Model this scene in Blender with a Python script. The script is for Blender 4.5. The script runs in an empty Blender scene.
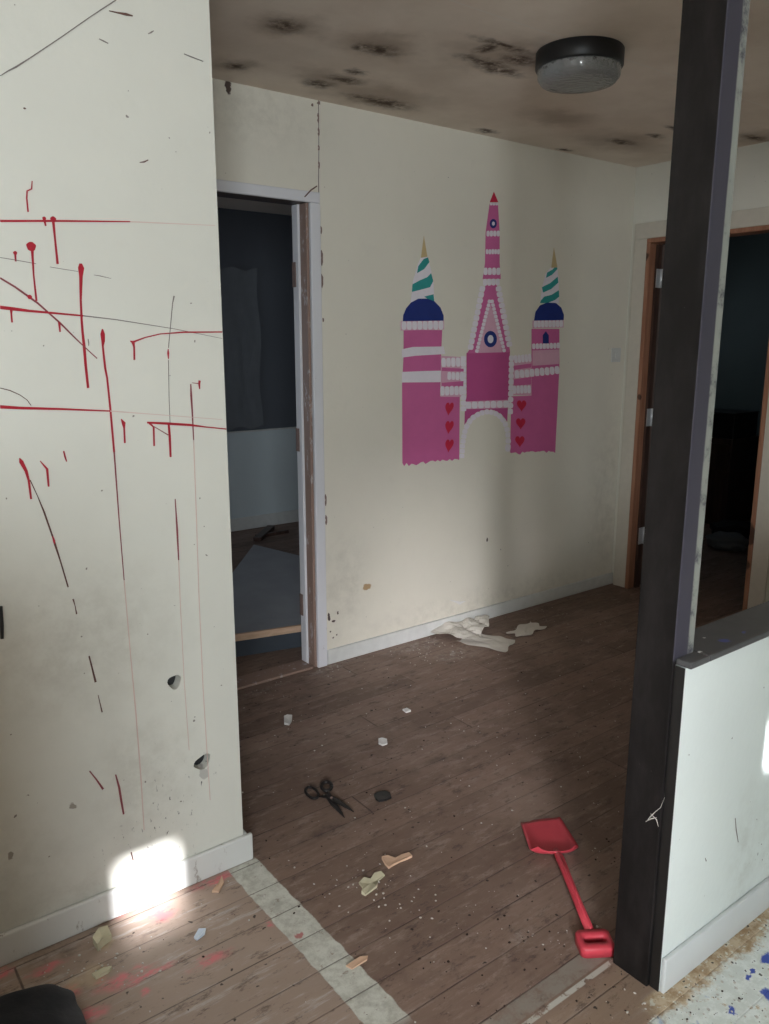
import bpy, bmesh, math, random
from mathutils import Vector, Matrix
random.seed(7)
S = bpy.context.scene
COL = S.collection

# ------------------------------------------------------------------ camera
F_PX = 804.0; HORIZON = 171.0; EYE = 1.45; CX, CY = 384.5, 512.0
PITCH = math.atan(HORIZON/F_PX)
YAW = math.atan2(1074.5, F_PX/math.cos(PITCH))        # heading measured from +X towards +Y
cd = bpy.data.cameras.new('camera'); cam = bpy.data.objects.new('camera', cd); COL.objects.link(cam)
hd = Vector((math.cos(YAW), math.sin(YAW), 0)); rt = Vector((math.sin(YAW), -math.cos(YAW), 0))
fw = hd*math.cos(PITCH) + Vector((0, 0, -math.sin(PITCH))); up = hd*math.sin(PITCH) + Vector((0, 0, math.cos(PITCH)))
cam.matrix_world = Matrix(((rt.x, up.x, -fw.x, 0), (rt.y, up.y, -fw.y, 0), (rt.z, up.z, -fw.z, EYE), (0, 0, 0, 1)))
cd.sensor_fit = 'VERTICAL'; cd.sensor_height = 24; cd.lens = 24*F_PX/1024; cd.clip_start = .02
S.camera = cam

# ------------------------------------------------------------------ world, sun, window light, exposure
S.view_settings.view_transform = 'Standard'; S.view_settings.look = 'None'
S.view_settings.gamma = 1; S.view_settings.use_curve_mapping = False
S.view_settings.exposure = 0.9
w = bpy.data.worlds.new('sky'); S.world = w; w.use_nodes = True
w.node_tree.nodes['Background'].inputs[0].default_value = (.55, .68, .85, 1)
w.node_tree.nodes['Background'].inputs[1].default_value = .6

def lamp(name, kind, loc, direction, energy, color, **k):
    l = bpy.data.lights.new(name, kind); l.energy = energy; l.color = color
    for a, b in k.items(): setattr(l, a, b)
    o = bpy.data.objects.new(name, l); COL.objects.link(o); o.location = loc
    o.rotation_euler = Vector(direction).to_track_quat('-Z', 'Y').to_euler()
    return o
lamp('sun', 'SUN', (-1, -6, 4), (.2, 1, -.4), 17, (.97, .97, 1), angle=math.radians(1.1))
lamp('added_soft_sun', 'SUN', (-6, -8, 4), (.73, 1, -.33), 1.5, (.98, .96, 1), angle=math.radians(9))  # added second sun with no seen source, lifts the back wall and hall floor
lamp('window_daylight', 'AREA', (-1.15, -2.16, 1.6), (.3, 1, -.12), 70, (.86, .95, 1), shape='RECTANGLE', size=.85, size_y=1.15)
lamp('bedroom_daylight', 'AREA', (.66, 4.5, 1.2), (1, .25, -.55), 1.9, (.78, .87, 1), shape='RECTANGLE', size=.9, size_y=.9)
lamp('store_room_fill', 'AREA', (6.0, 4.35, 1.7), (0, -1, -.2), .45, (.7, .88, 1), shape='RECTANGLE', size=.8, size_y=.6)  # added weak fill light; this room has no window

# ------------------------------------------------------------------ places read off the walls and floor
def ray(u, v): return fw*F_PX + rt*(u-CX) - up*(v-CY)
def fl(u, v, z=0.0):
    d = ray(u, v); p = Vector((0, 0, EYE)) + d*((z-EYE)/d.z); return p
def py(u, v, Y):
    d = ray(u, v); return Vector((0, 0, EYE)) + d*(Y/d.y)

YB, YL, YH, XR, H = 2.912, 1.864, .863, 3.974, 2.385
YW = -2.05; XW = -1.7

# ------------------------------------------------------------------ material helper
class M:
    def __init__(s, name, rough=.6, spec=.5):
        s.m = bpy.data.materials.new(name); s.m.use_nodes = True
        s.t = s.m.node_tree; s.b = s.t.nodes['Principled BSDF']
        s.b.inputs['Roughness'].default_value = rough; s.b.inputs['Specular IOR Level'].default_value = spec
        s.tc = s.t.nodes.new('ShaderNodeTexCoord'); s.P = s.tc.outputs['Object']
    def n(s, typ, **k):
        o = s.t.nodes.new(typ)
        for a, b in k.items(): setattr(o, a, b)
        return o
    def put(s, sock, v):
        if isinstance(v, bpy.types.NodeSocket): s.t.links.new(v, sock)
        elif isinstance(v, (tuple, list)) and len(v) == 3 and sock.type == 'RGBA': sock.default_value = (*v, 1)
        else: sock.default_value = v
    def math(s, op, a, b=0., clamp=False):
        o = s.n('ShaderNodeMath', operation=op, use_clamp=clamp); s.put(o.inputs[0], a); s.put(o.inputs[1], b); return o.outputs[0]
    def vec(s, op, a, b=(0, 0, 0)):
        o = s.n('ShaderNodeVectorMath', operation=op); s.put(o.inputs[0], a); s.put(o.inputs[1], b)
        return o.outputs['Value'] if op in ('LENGTH', 'DISTANCE') else o.outputs[0]
    def xyz(s, v): o = s.n('ShaderNodeSeparateXYZ'); s.put(o.inputs[0], v); return o.outputs
    def noise(s, scale, detail=4, rough=.55, P=None, stretch=None, color=False):
        P = P or s.P
        if stretch: P = s.vec('MULTIPLY', P, stretch)
        o = s.n('ShaderNodeTexNoise'); s.put(o.inputs['Vector'], P)
        o.inputs['Scale'].default_value = scale; o.inputs['Detail'].default_value = detail; o.inputs['Roughness'].default_value = rough
        return o.outputs['Color' if color else 'Fac']
    def step(s, v, a, b):                               # smooth 0..1 as v goes a..b
        o = s.n('ShaderNodeMapRange', interpolation_type='SMOOTHSTEP'); s.put(o.inputs[0], v)
        o.inputs[1].default_value = min(a, b); o.inputs[2].default_value = max(a, b)
        o.inputs[3].default_value = 0 if a < b else 1; o.inputs[4].default_value = 1 if a < b else 0
        return o.outputs[0]
    def mix(s, f, a, b, mode='MIX'):
        o = s.n('ShaderNodeMix', data_type='RGBA', blend_type=mode); s.put(o.inputs[0], f); s.put(o.inputs[6], a); s.put(o.inputs[7], b); return o.outputs[2]
    def warp(s, scale, amp):
        c = s.noise(scale, 4, .6, color=True); c = s.vec('SUBTRACT', c, (.5, .5, .5)); c = s.vec('MULTIPLY', c, (amp,)*3); return s.vec('ADD', s.P, c)
    def blob(s, P, c, r, soft=.4):
        d = s.vec('SUBTRACT', P, tuple(c)); d = s.vec('MULTIPLY', d, tuple(1/q for q in r)); d = s.vec('LENGTH', d); return s.step(d, 1, 1-soft)
    def blobs(s, P, L, soft=.4):
        r = None
        for c, q in L:
            b = s.blob(P, c, q, soft); r = b if r is None else s.math('MAXIMUM', r, b)
        return r
    def mul(s, a, b): return s.math('MULTIPLY', a, b)
    def bump(s, h, dist=.002, strength=.5):
        o = s.n('ShaderNodeBump'); o.inputs['Strength'].default_value = strength; o.inputs['Distance'].default_value = dist
        s.put(o.inputs['Height'], h); s.t.links.new(o.outputs[0], s.b.inputs['Normal'])
    def done(s, c): s.put(s.b.inputs['Base Color'], c); return s.m

def plain(name, c, rough=.55, spec=.5, var=.12, scale=30, metal=0, bump=0):
    m = M(name, rough, spec); m.b.inputs['Metallic'].default_value = metal
    n = m.noise(scale, 5)
    if bump: m.bump(n, bump, .6)
    return m.done(m.mix(n, tuple(q*(1-var) for q in c), tuple(min(1, q*(1+var)) for q in c)))

MAT = {}
# cream painted wall, grubby
def wall_mat(name, base, dirt=(), scuffs=(), yellow=None, stains=()):
    m = M(name, .5, .35)
    n = m.noise(1.6, 5, .6); n2 = m.noise(14, 5, .6)
    c = m.mix(m.step(n, .3, .75), tuple(q*.94 for q in base), base)
    c = m.mix(m.mul(m.step(n2, .56, .8), .25), c, tuple(q*.84 for q in base))
    W = m.warp(9, .09); W2 = m.warp(40, .03)
    if dirt:
        f = m.mul(m.blobs(W, dirt, .95), m.step(m.noise(20, 6, .7), .3, .75)); c = m.mix(m.mul(f, .28), c, (.27, .24, .19))
    if scuffs:
        sp = m.step(m.noise(95, 3, .6, stretch=(1, 1, .45)), .63, .69)
        f = m.mul(m.blobs(m.P, scuffs, .9), sp); c = m.mix(m.mul(f, .9), c, (.035, .03, .032))
    for L, colr in stains:
        c = m.mix(m.blobs(W2, L, .3), c, colr)
    tiny = m.step(m.noise(70, 1, .4), .80, .83); c = m.mix(m.mul(tiny, .8), c, (.12, .09, .08))
    m.bump(m.noise(60, 4), .0015, .35)
    return m.done(c)
LAY = [0]
CREAM = (.73, .71, .635)
MAT['wall_near'] = wall_mat('near wall paint', (.66, .65, .59),
    dirt=[((.15, YL, .2), (.5, .3, .35)), ((.66, YL, .35), (.22, .3, .3)), ((.45, YL, .1), (.4, .3, .1)), ((.5, YL, .75), (.4, .3, .3))],
    scuffs=[((.70, YL, .22), (.14, .2, .2)), ((.8, YL, .3), (.08, .2, .1)), ((.6, YL, .16), (.12, .2, .12))],
    stains=[([((.812, YL, .31), (.012, .1, .02))], (.45, .43, .40)), ([((.47, YL, .345), (.012, .1, .01)), ((.32, YL, .27), (.007, .1, .012))], (.3, .27, .23))])
MAT['wall_back'] = wall_mat('hall wall paint', (.76, .715, .62),
    dirt=[((2.0, YB, .35), (.2, .3, .4)), ((1.6, YB, 2.3), (.5, .3, .2)), ((2.9, YB, .1), (1.4, .3, .12)), ((3.9, YB, .5), (.3, .3, .8))],
    stains=[([((py(367, 587, YB).x, YB, py(367, 587, YB).z), (.028, .1, .02))], (.42, .28, .15)),
            ([((py(329, 617, YB).x, YB, py(329, 617, YB).z), (.008, .1, .022)), ((py(334, 621, YB).x, YB, py(334, 621, YB).z), (.014, .1, .008)),
              ((py(338, 613, YB).x, YB, py(338, 613, YB).z), (.007, .1, .008)), ((py(331, 632, YB).x, YB, py(331, 632, YB).z), (.006, .1, .006)),
              ((py(337, 635, YB).x, YB, py(337, 635, YB).z), (.006, .1, .006)), ((py(333, 638, YB).x, YB, py(333, 638, YB).z), (.006, .1, .006)),
              ((py(487, 540, YB).x, YB, py(487, 540, YB).z), (.006, .1, .012)),
              ((py(228, 87, YB).x, YB, py(228, 87, YB).z), (.012, .1, .03))], (.09, .06, .05))])
MAT['wall_side'] = wall_mat('side wall paint', CREAM, dirt=[((XR, 1.9, .2), (.3, .6, .5))])
MAT['wall_half'] = wall_mat('half wall paint', (.75, .81, .79), scuffs=[((1.9, YH, .2), (.12, .3, .12))],
    dirt=[((2.0, YH, .2), (.25, .3, .3)), ((1.78, YH, .2), (.1, .3, .3))])
MAT['wall_half'].node_tree.nodes['Principled BSDF'].inputs['Roughness'].default_value = .22
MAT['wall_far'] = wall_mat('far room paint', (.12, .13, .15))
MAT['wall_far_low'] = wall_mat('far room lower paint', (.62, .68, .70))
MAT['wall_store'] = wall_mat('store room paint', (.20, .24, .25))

# ceiling with damp stains
m = M('stained ceiling', .75, .2)
W = m.warp(7, .22); W2 = m.warp(24, .06)
n = m.noise(2.2, 5, .6)
c = m.mix(m.step(n, .3, .7), (.72, .61, .51), (.86, .76, .66))
def cl(u, v): return fl(u, v, H)
wide = [(cl(*p), r) for p, r in [((500, 55), (.3, .25, .3)), ((375, 95), (.4, .22, .3)), ((285, 25), (.16, .14, .3)), ((380, 45), (.24, .16, .3)), ((622, 142), (.4, .22, .3)), ((335, 80), (.22, .14, .3)), ((232, 66), (.12, .1, .3)), ((755, 138), (.25, .2, .3)), ((560, 118), (.3, .15, .3))]]
c = m.mix(m.mul(m.blobs(W, wide, .9), .55), c, (.27, .19, .13))
dark = [(cl(*p), r) for p, r in [((284, 26), (.055, .05, .2)), ((235, 66), (.04, .03, .2)), ((318, 84), (.06, .045, .2)), ((345, 80), (.07, .035, .2)), ((356, 72), (.04, .03, .2)),
        ((385, 103), (.14, .055, .2)), ((372, 100), (.12, .03, .2)), ((380, 50), (.07, .045, .2)), ((362, 47), (.04, .03, .2)), ((485, 62), (.12, .035, .2)), ((505, 46), (.13, .022, .2)), ((520, 60), (.075, .05, .2)), ((488, 48), (.03, .06, .2)), ((500, 70), (.11, .04, .2)),
        ((622, 142), (.09, .035, .2)), ((655, 136), (.06, .025, .2)), ((755, 138), (.1, .03, .2)), ((486, 131), (.06, .03, .2)), ((565, 150), (.05, .02, .2)), ((673, 128), (.05, .02, .2))]]
c = m.mix(m.mul(m.blobs(W2, [(q, (a*1.6, b*1.6, d)) for q, (a, b, d) in dark], .95), m.step(m.noise(26, 5, .7), .26, .58)), c, (.095, .062, .043))
c = m.mix(m.mul(m.step(m.math('ABSOLUTE', m.math('SUBTRACT', m.xyz(m.P)[1], 1.877)), .004, .001), .5), c, (.8, .76, .7))
m.bump(m.noise(45, 4), .002, .4)
MAT['ceiling'] = m.done(c)

# old floorboards
m = M('old floorboards', .62, .3)
X, Y, Z = m.xyz(m.P)
BW = .112
wy = m.math('ADD', Y, m.math('MULTIPLY', m.math('SUBTRACT', m.noise(3, 2), .5), .006))
row = m.math('FLOOR', m.math('DIVIDE', m.math('ADD', wy, 10.04), BW))
fy = m.math('FRACT', m.math('DIVIDE', m.math('ADD', wy, 10.04), BW))
rn = m.n('ShaderNodeTexWhiteNoise', noise_dimensions='1D'); m.put(rn.inputs['W'], row); rnd = rn.outputs['Value']
xs = m.math('DIVIDE', m.math('ADD', X, m.math('MULTIPLY', rnd, 7.0)), 2.9)
pid = m.n('ShaderNodeTexWhiteNoise', noise_dimensions='2D')
cb = m.n('ShaderNodeCombineXYZ'); m.put(cb.inputs[0], m.math('FLOOR', xs)); m.put(cb.inputs[1], row); m.put(pid.inputs['Vector'], cb.outputs[0]); pr = pid.outputs['Value']
edge = m.math('MINIMUM', fy, m.math('SUBTRACT', 1., fy))
seam = m.step(edge, .022, .006)
fx = m.math('FRACT', xs); ex = m.math('MINIMUM', fx, m.math('SUBTRACT', 1., fx)); seam = m.math('MAXIMUM', seam, m.step(ex, .0012, .0005))
grain = m.noise(7, 8, .65, stretch=(1.2, 14, 1)); big = m.noise(2.0, 5, .6); fine = m.noise(60, 4, .7)
c = m.mix(pr, (.165, .110, .086), (.245, .168, .132))
c = m.mix(m.mul(m.step(grain, .35, .75), .55), c, (.17, .105, .08))
c = m.mix(m.mul(m.step(big, .45, .75), .55), c, (.38, .275, .225))
c = m.mix(m.mul(m.step(m.noise(4.5, 6, .7), .52, .72), .55), c, (.13, .082, .066))
# room nearer the camera: yellower boards left of the old partition line
near = m.mul(m.step(X, .92, .85), m.step(Y, 1.9, 1.84))
c = m.mix(m.mul(near, .6), c, (.42, .325, .265))
near2 = m.step(Y, 1.0, .95); c = m.mix(m.mul(near2, .35), c, (.44, .33, .23))
c = m.mix(m.mul(m.step(m.noise(11, 8, .78, P=m.vec('ADD', m.P, (4, 4, 0)), stretch=(.7, 2.4, 1)), .50, .66), .6), c, (.34, .265, .225))
c = m.mix(m.mul(m.step(m.noise(16, 7, .8, P=m.vec('ADD', m.P, (9, 1, 0)), stretch=(.8, 2, 1)), .53, .64), .65), c, (.075, .05, .042))
c = m.mix(m.mul(m.mul(near, m.step(m.noise(9, 7, .75, P=m.vec('ADD', m.P, (2, 7, 0)), stretch=(.5, 4, 1)), .52, .66)), .6), c, (.52, .47, .44))
c = m.mix(m.mul(m.step(fine, .62, .72), .4), c, (.42, .34, .29))
c = m.mix(m.mul(seam, m.math('ADD', .35, m.mul(m.step(m.noise(5, 4, .6), .4, .7), .55))), c, (.05, .032, .026))
W = m.warp(22, .05); W3 = m.warp(9, .12)
# dark scattered specks
sp = m.step(m.noise(38, 2, .5, P=m.vec('ADD', m.P, (3, 1, 0))), .70, .745); c = m.mix(m.mul(sp, .85), c, (.02, .013, .01))
# stains
st = [(fl(*p), r) for p, r in [((395, 725), (.16, .05, .2)), ((300, 700), (.25, .06, .2)), ((440, 760), (.2, .05, .2)), ((330, 830), (.2, .04, .2)), ((250, 712), (.2, .05, .2)), ((545, 812), (.03, .02, .2)), ((600, 875), (.03, .02, .2)), ((60, 955), (.12, .05, .2)), ((100, 960), (.06, .03, .2)), ((160, 930), (.12, .012, .2))]]
c = m.mix(m.mul(m.blobs(W3, st, .95), m.mul(m.step(m.noise(14, 6, .75), .35, .65), .6)), c, (.07, .048, .04))
# pale plaster dust beside the back wall
dust = [(fl(*p), r) for p, r in [((420, 645), (.28, .10, .2)), ((330, 668), (.25, .05, .2)), ((455, 655), (.2, .1, .2)), ((268, 688), (.2, .03, .2)), ((525, 935), (.05, .04, .2)), ((500, 915), (.03, .02, .2))]]
c = m.mix(m.mul(m.blobs(W3, dust, .95), m.mul(m.step(m.noise(30, 6, .75), .42, .72), .75)), c, (.50, .46, .42))
# pink and red paint trodden into the near boards
wear = m.step(m.noise(18, 6, .75, stretch=(1, 2.2, 1)), .40, .56)
pk = [(fl(*p), r) for p, r in [((118, 905), (.05, .045, .2)), ((162, 912), (.04, .03, .2)), ((125, 978), (.075, .018, .2)), ((104, 982), (.018, .03, .2)), ((48, 967), (.05, .012, .2)), ((150, 975), (.07, .01, .2)), ((70, 992), (.03, .02, .2)), ((88, 1015), (.04, .02, .2)), ((145, 993), (.012, .012, .2)), ((5, 972), (.02, .02, .2)), ((215, 880), (.07, .02, .2)), ((270, 925), (.012, .012, .2)), ((210, 960), (.06, .015, .2))]]
c = m.mix(m.mul(m.blobs(W, [(q, (x_*1.3, y_*1.6, z_)) for q, (x_, y_, z_) in pk], .8), wear), c, (.60, .19, .20))
tan = [(fl(*p), r) for p, r in [((104, 942), (.03, .035, .2)), ((95, 975), (.04, .05, .2)), ((75, 985), (.04, .03, .2))]]
c = m.mix(m.mul(m.blobs(W, tan, .6), .55), c, (.52, .40, .27))
# worn grey strip where a wall once stood
sx = m.math('SUBTRACT', m.xyz(W3)[0], 0)
strip = m.mul(m.step(m.math('ABSOLUTE', m.math('SUBTRACT', X, m.math('ADD', .907, m.mul(m.math('SUBTRACT', m.noise(25, 4), .5), .014)))), .047, .043), m.mul(m.step(Y, 1.86, 1.845), m.step(Y, 1.13, 1.18)))
sc_ = m.mix(m.step(m.noise(24, 6, .75), .35, .62), (.42, .41, .36), (.60, .60, .54))
sc_ = m.mix(m.mul(m.blobs(W, [(fl(262, 918), (.02, .012, .2)), (fl(300, 935), (.014, .01, .2)), (fl(292, 950), (.01, .01, .2))], .5), .8), sc_, (.40, .08, .08))
c = m.mix(m.mul(strip, m.step(m.noise(30, 6, .8), .30, .44)), c, sc_)
c = m.mix(m.mul(strip, m.mul(seam, .7)), c, (.10, .08, .07))
# strips along the foot of the dark post
s1 = m.mul(m.step(m.math('ABSOLUTE', m.math('SUBTRACT', Y, 1.022)), .026, .022), m.step(X, 1.45, 1.42)); s1 = m.mul(s1, m.step(X, .92, 1.0))
c = m.mix(m.mul(s1, m.step(m.noise(16, 5, .75), .30, .60)), c, (.27, .235, .20))
s2 = m.mul(m.step(m.math('ABSOLUTE', m.math('SUBTRACT', Y, .985)), .008, .005), m.step(X, 1.45, 1.43)); s2 = m.mul(s2, m.step(X, 1.05, 1.12))
c = m.mix(m.mul(s2, m.step(m.noise(30, 4, .7), .38, .5)), c, (.50, .48, .43))
# chipped white floor paint with blue splashes and the brown glue band in front of the half wall
n5 = m.noise(12, 6, .75); n6 = m.noise(35, 5, .7)
yb = m.math('ADD', Y, m.mul(m.math('SUBTRACT', n5, .5), .16))
white = m.mul(m.step(yb, .825, .80), m.step(m.math('ADD', X, m.mul(m.math('SUBTRACT', n6, .5), .15)), 1.30, 1.36))
glue = m.mul(m.step(yb, .90, .87), m.step(X, 1.36, 1.42)); glue = m.mul(glue, m.step(Y, .875, .865))
gc = m.mix(m.step(n6, .35, .6), (.34, .23, .13), (.56, .46, .33)); gc = m.mix(m.step(m.noise(50, 4, .6, P=m.vec('ADD', m.P, (1, 5, 0))), .56, .64), gc, (.64, .64, .56))
c = m.mix(glue, c, gc)
wc = m.mix(m.step(n6, .42, .62), (.64, .68, .65), (.76, .80, .78))
blue = m.blobs(m.warp(30, .05), [(fl(*p), r) for p, r in [((766, 958), (.022, .016, .2)), ((768, 995), (.022, .02, .2)), ((750, 970), (.008, .008, .2)), ((748, 975), (.012, .006, .2)), ((730, 1010), (.02, .01, .2))]], .4)
c = m.mix(m.mul(white, m.step(m.noise(20, 6, .8, P=m.vec('ADD', m.P, (7, 2, 0))), .36, .42)), c, wc)
c = m.mix(m.mul(white, m.step(m.noise(20, 3, .6, P=m.vec('ADD', m.P, (2, 9, 0))), .62, .70)), c, (.42, .50, .62))
c = m.mix(blue, c, (.06, .10, .42))
sp2 = m.step(m.noise(70, 2, .5), .66, .70); c = m.mix(m.mul(m.mul(sp2, near2), .9), c, (.025, .02, .018))
hh = m.math('SUBTRACT', m.mul(grain, .4), seam); m.bump(hh, .003, .6)
MAT['floor'] = m.done(c)

MAT['skirting'] = plain('worn white skirting', (.62, .62, .60), .5, .4, .14, 22)
def worn_white(name, base, wornc, thr=.62, scale=22, rough=.45):
    m = M(name, rough, .4)
    c = m.mix(m.noise(5, 4), tuple(q*.88 for q in base), base)
    c = m.mix(m.step(m.noise(scale, 6, .75, stretch=(1, 1, .4)), thr, thr+.06), c, wornc)
    m.bump(m.noise(50, 4), .001, .4); return m.done(c)
MAT['trim_white'] = worn_white('chipped white gloss trim', (.72, .71, .74), (.30, .24, .22), .66)
MAT['skirting_near'] = worn_white('grimy white skirting', (.66, .66, .64), (.33, .30, .27), .60, 16)
MAT['skirting_near2'] = worn_white('pale grey half wall skirting', (.66, .69, .70), (.40, .40, .38), .68)
MAT['jamb_bare'] = worn_white('bare brown jamb', (.30, .20, .16), (.46, .40, .38), .56)
MAT['trim_cream'] = plain('cream door casing', (.60, .555, .48), .55, .3, .08)
def wood(name, a, b, rough=.5, stretch=(8, 8, .7), knots=True):
    m = M(name, rough, .35); g = m.noise(5, 7, .6, stretch=stretch)
    c = m.mix(m.step(g, .35, .7), a, b)
    if knots: c = m.mix(m.step(m.noise(9, 1, .3, stretch=(1, 1, .8)), .72, .76), c, tuple(q*.25 for q in a))
    return m.done(c)
MAT['pine'] = wood('red pine jamb', (.30, .135, .08), (.40, .20, .125))
MAT['pine_pale'] = wood('bare pine edge', (.50, .33, .22), (.62, .43, .31), stretch=(1, 8, 8))
MAT['dark_wood'] = wood('dark brown door', (.05, .028, .022), (.085, .05, .04), .4, knots=False)
m = M('near-black post paint', .5, .18)
pn = m.noise(14, 6, .7, stretch=(1, 1, .35)); X, Y, Z = m.xyz(m.P)
c = m.mix(m.step(pn, .35, .75), (.010, .0085, .0085), (.022, .019, .019))
front = m.mul(m.step(Y, .8895, .8885), m.step(Z, .79, .80))
c = m.mix(m.mul(front, .8), c, (.060, .057, .076))  # bluish daylight sheen on the front face above the ledge, painted into the colour
wx = m.math('ADD', X, m.mul(m.math('SUBTRACT', m.noise(18, 4, stretch=(1, 1, .3)), .5), .006))
c = m.mix(m.mul(m.mul(front, m.step(wx, 1.481, 1.487)), m.step(m.noise(22, 5, .7), .28, .5)), c, (.24, .25, .225))
c = m.mix(m.mul(m.step(m.noise(45, 2, .5), .76, .79), .7), c, (.26, .24, .24))
m.bump(pn, .001, .4)
MAT['post'] = m.done(c)
m = M('dark grey ledge paint', .42, .5)
c = m.mix(m.noise(20, 5), (.055, .055, .056), (.10, .10, .103))
W = m.warp(40, .02)
c = m.mix(m.blobs(W, [(fl(*p, .82), r) for p, r in [((725, 632), (.018, .014, .1)), ((745, 624), (.012, .006, .1))]], .5), c, (.07, .09, .28))
c = m.mix(m.blobs(W, [(fl(*p, .82), r) for p, r in [((701, 643), (.008, .005, .1)), ((704, 629), (.006, .004, .1))]], .5), c, (.6, .6, .58))
MAT['ledge'] = m.done(c)
MAT['black_paint'] = plain('black paint', (.014, .013, .013), .4, .5, .3, 20)
MAT['red_paint'] = plain('dried red paint', (.37, .012, .028), .3, .5, .2, 60)
MAT['thin_red'] = plain('dried thin red paint', (.22, .045, .055), .4, .5, .3, 60)
MAT['thin_pink'] = plain('faint red paint run', (.60, .44, .40), .5, .4, .1, 60)
MAT['scratch'] = plain('grey scratch', (.20, .17, .16), .7, .2, .3, 60)
MAT['scratch_brown'] = plain('brown scratch', (.12, .06, .05), .7, .2, .3, 60)
MAT['red_plastic'] = plain('red toy plastic', (.58, .055, .08), .35, .5, .1, 14)
MAT['scissor'] = plain('blackened steel', (.022, .018, .018), .45, .5, .3, 60, .3)
MAT['black'] = plain('black plastic', (.012, .012, .013), .45, .5, .2)
MAT['black_cloth'] = plain('black fabric', (.012, .013, .017), .75, .3, .4, 40, bump=.003)
MAT['paper'] = plain('grubby white paper', (.66, .62, .56), .8, .2, .1, 18)
MAT['paper_tan'] = plain('tan scrap', (.60, .40, .28), .8, .2, .12, 40)
MAT['paper_cream'] = plain('cream scrap', (.52, .48, .34), .8, .2, .15, 40)
MAT['plaster'] = plain('white plaster', (.72, .70, .68), .8, .2, .1, 60, bump=.002)
MAT['grit'] = plain('pale grit', (.55, .52, .48), .9, .1, .3, 90)
MAT['dirt'] = plain('dark dirt', (.045, .03, .025), .9, .1, .3, 90)
MAT['bluewhite'] = plain('blue-white scrap', (.62, .68, .78), .5, .4, .1, 60)
MAT['sheet'] = plain('grey hanging sheet', (.16, .17, .185), .7, .2, .15, 10)
MAT['board_grey'] = plain('grey broken board', (.30, .31, .33), .6, .3, .2, 6)
MAT['dark_blue'] = plain('dark blue-grey side', (.05, .06, .075), .6, .3, .2, 6)
MAT['metal'] = plain('bright hinge metal', (.75, .76, .78), .35, .5, .06, 60, .55)
MAT['old_metal'] = plain('dull metal', (.22, .15, .13), .6, .4, .3, 60, .2)
MAT['switch'] = plain('white switch plastic', (.60, .60, .58), .35, .5, .04)
MAT['pink'] = plain('pink mural paint', (.60, .135, .33), .5, .4, .10, 12)
MAT['pink_dark'] = plain('deep pink mural paint', (.50, .085, .26), .5, .4, .10, 12)
MAT['pink_pale'] = plain('pale pink mural paint', (.70, .40, .52), .55, .4, .08, 40)
MAT['mural_white'] = plain('white mural paint', (.80, .74, .80), .5, .4, .06, 40)
MAT['navy'] = plain('navy mural paint', (.012, .03, .19), .5, .4, .2, 20)
MAT['teal'] = plain('teal mural paint', (.03, .30, .29), .5, .4, .15, 20)
MAT['gold'] = plain('ochre mural paint', (.56, .42, .22), .5, .4, .1, 40)
MAT['mural_red'] = plain('red mural paint', (.55, .02, .06), .5, .4, .15, 30)
m = M('clear ribbed diffuser', .12, .5)
wv = m.n('ShaderNodeTexVoronoi'); m.put(wv.inputs['Vector'], m.P); wv.inputs['Scale'].default_value = 60
m.bump(wv.outputs['Distance'], .004, .9); m.b.inputs['Transmission Weight'].default_value = .8
MAT['diffuser'] = m.done((.80, .81, .82))
m = M('window glass', .02, .5); m.b.inputs['Transmission Weight'].default_value = 1; m.b.inputs['IOR'].default_value = 1.02
MAT['glass'] = m.done((.97, .98, .98))

# ------------------------------------------------------------------ mesh helpers
def obj(name, bm, mat, parent=None, smooth=False, bevel=0):
    me = bpy.data.meshes.new(name); bmesh.ops.recalc_face_normals(bm, faces=bm.faces[:]); bm.to_mesh(me); bm.free()
    if mat: me.materials.append(MAT[mat] if isinstance(mat, str) else mat)
    if smooth:
        for p in me.polygons: p.use_smooth = True
    o = bpy.data.objects.new(name, me); COL.objects.link(o)
    if parent: o.parent = parent
    if bevel:
        b = o.modifiers.new('bevel', 'BEVEL'); b.width = bevel; b.segments = 2; b.limit_method = 'ANGLE'
    return o
def bx(bm, x0, x1, y0, y1, z0, z1, mtx=None):
    vs = [bm.verts.new((x, y, z)) for z in (z0, z1) for y in (y0, y1) for x in (x0, x1)]
    for f in ((0, 1, 3, 2), (4, 6, 7, 5), (0, 4, 5, 1), (2, 3, 7, 6), (0, 2, 6, 4), (1, 5, 7, 3)): bm.faces.new([vs[i] for i in f])
    if mtx: bmesh.ops.transform(bm, matrix=mtx, verts=vs)
    return bm
def box(*a, **k): return bx(bmesh.new(), *a, **k)
def prism(pts, t, axis='Z', base=0, bm=None):
    """closed outline of 2-D points extruded by t; axis Z: (x,y) outline, axis Y: (x,z) outline growing towards -Y"""
    bm = bm or bmesh.new()
    if axis == 'Z': A = [bm.verts.new((p[0], p[1], base)) for p in pts]; B = [bm.verts.new((p[0], p[1], base+t)) for p in pts]
    else: A = [bm.verts.new((p[0], base, p[1])) for p in pts]; B = [bm.verts.new((p[0], base-t, p[1])) for p in pts]
    bm.faces.new(A[::-1]); bm.faces.new(B); n = len(pts)
    for i in range(n): bm.faces.new((A[i], A[(i+1) % n], B[(i+1) % n], B[i]))
    return bm
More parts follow.
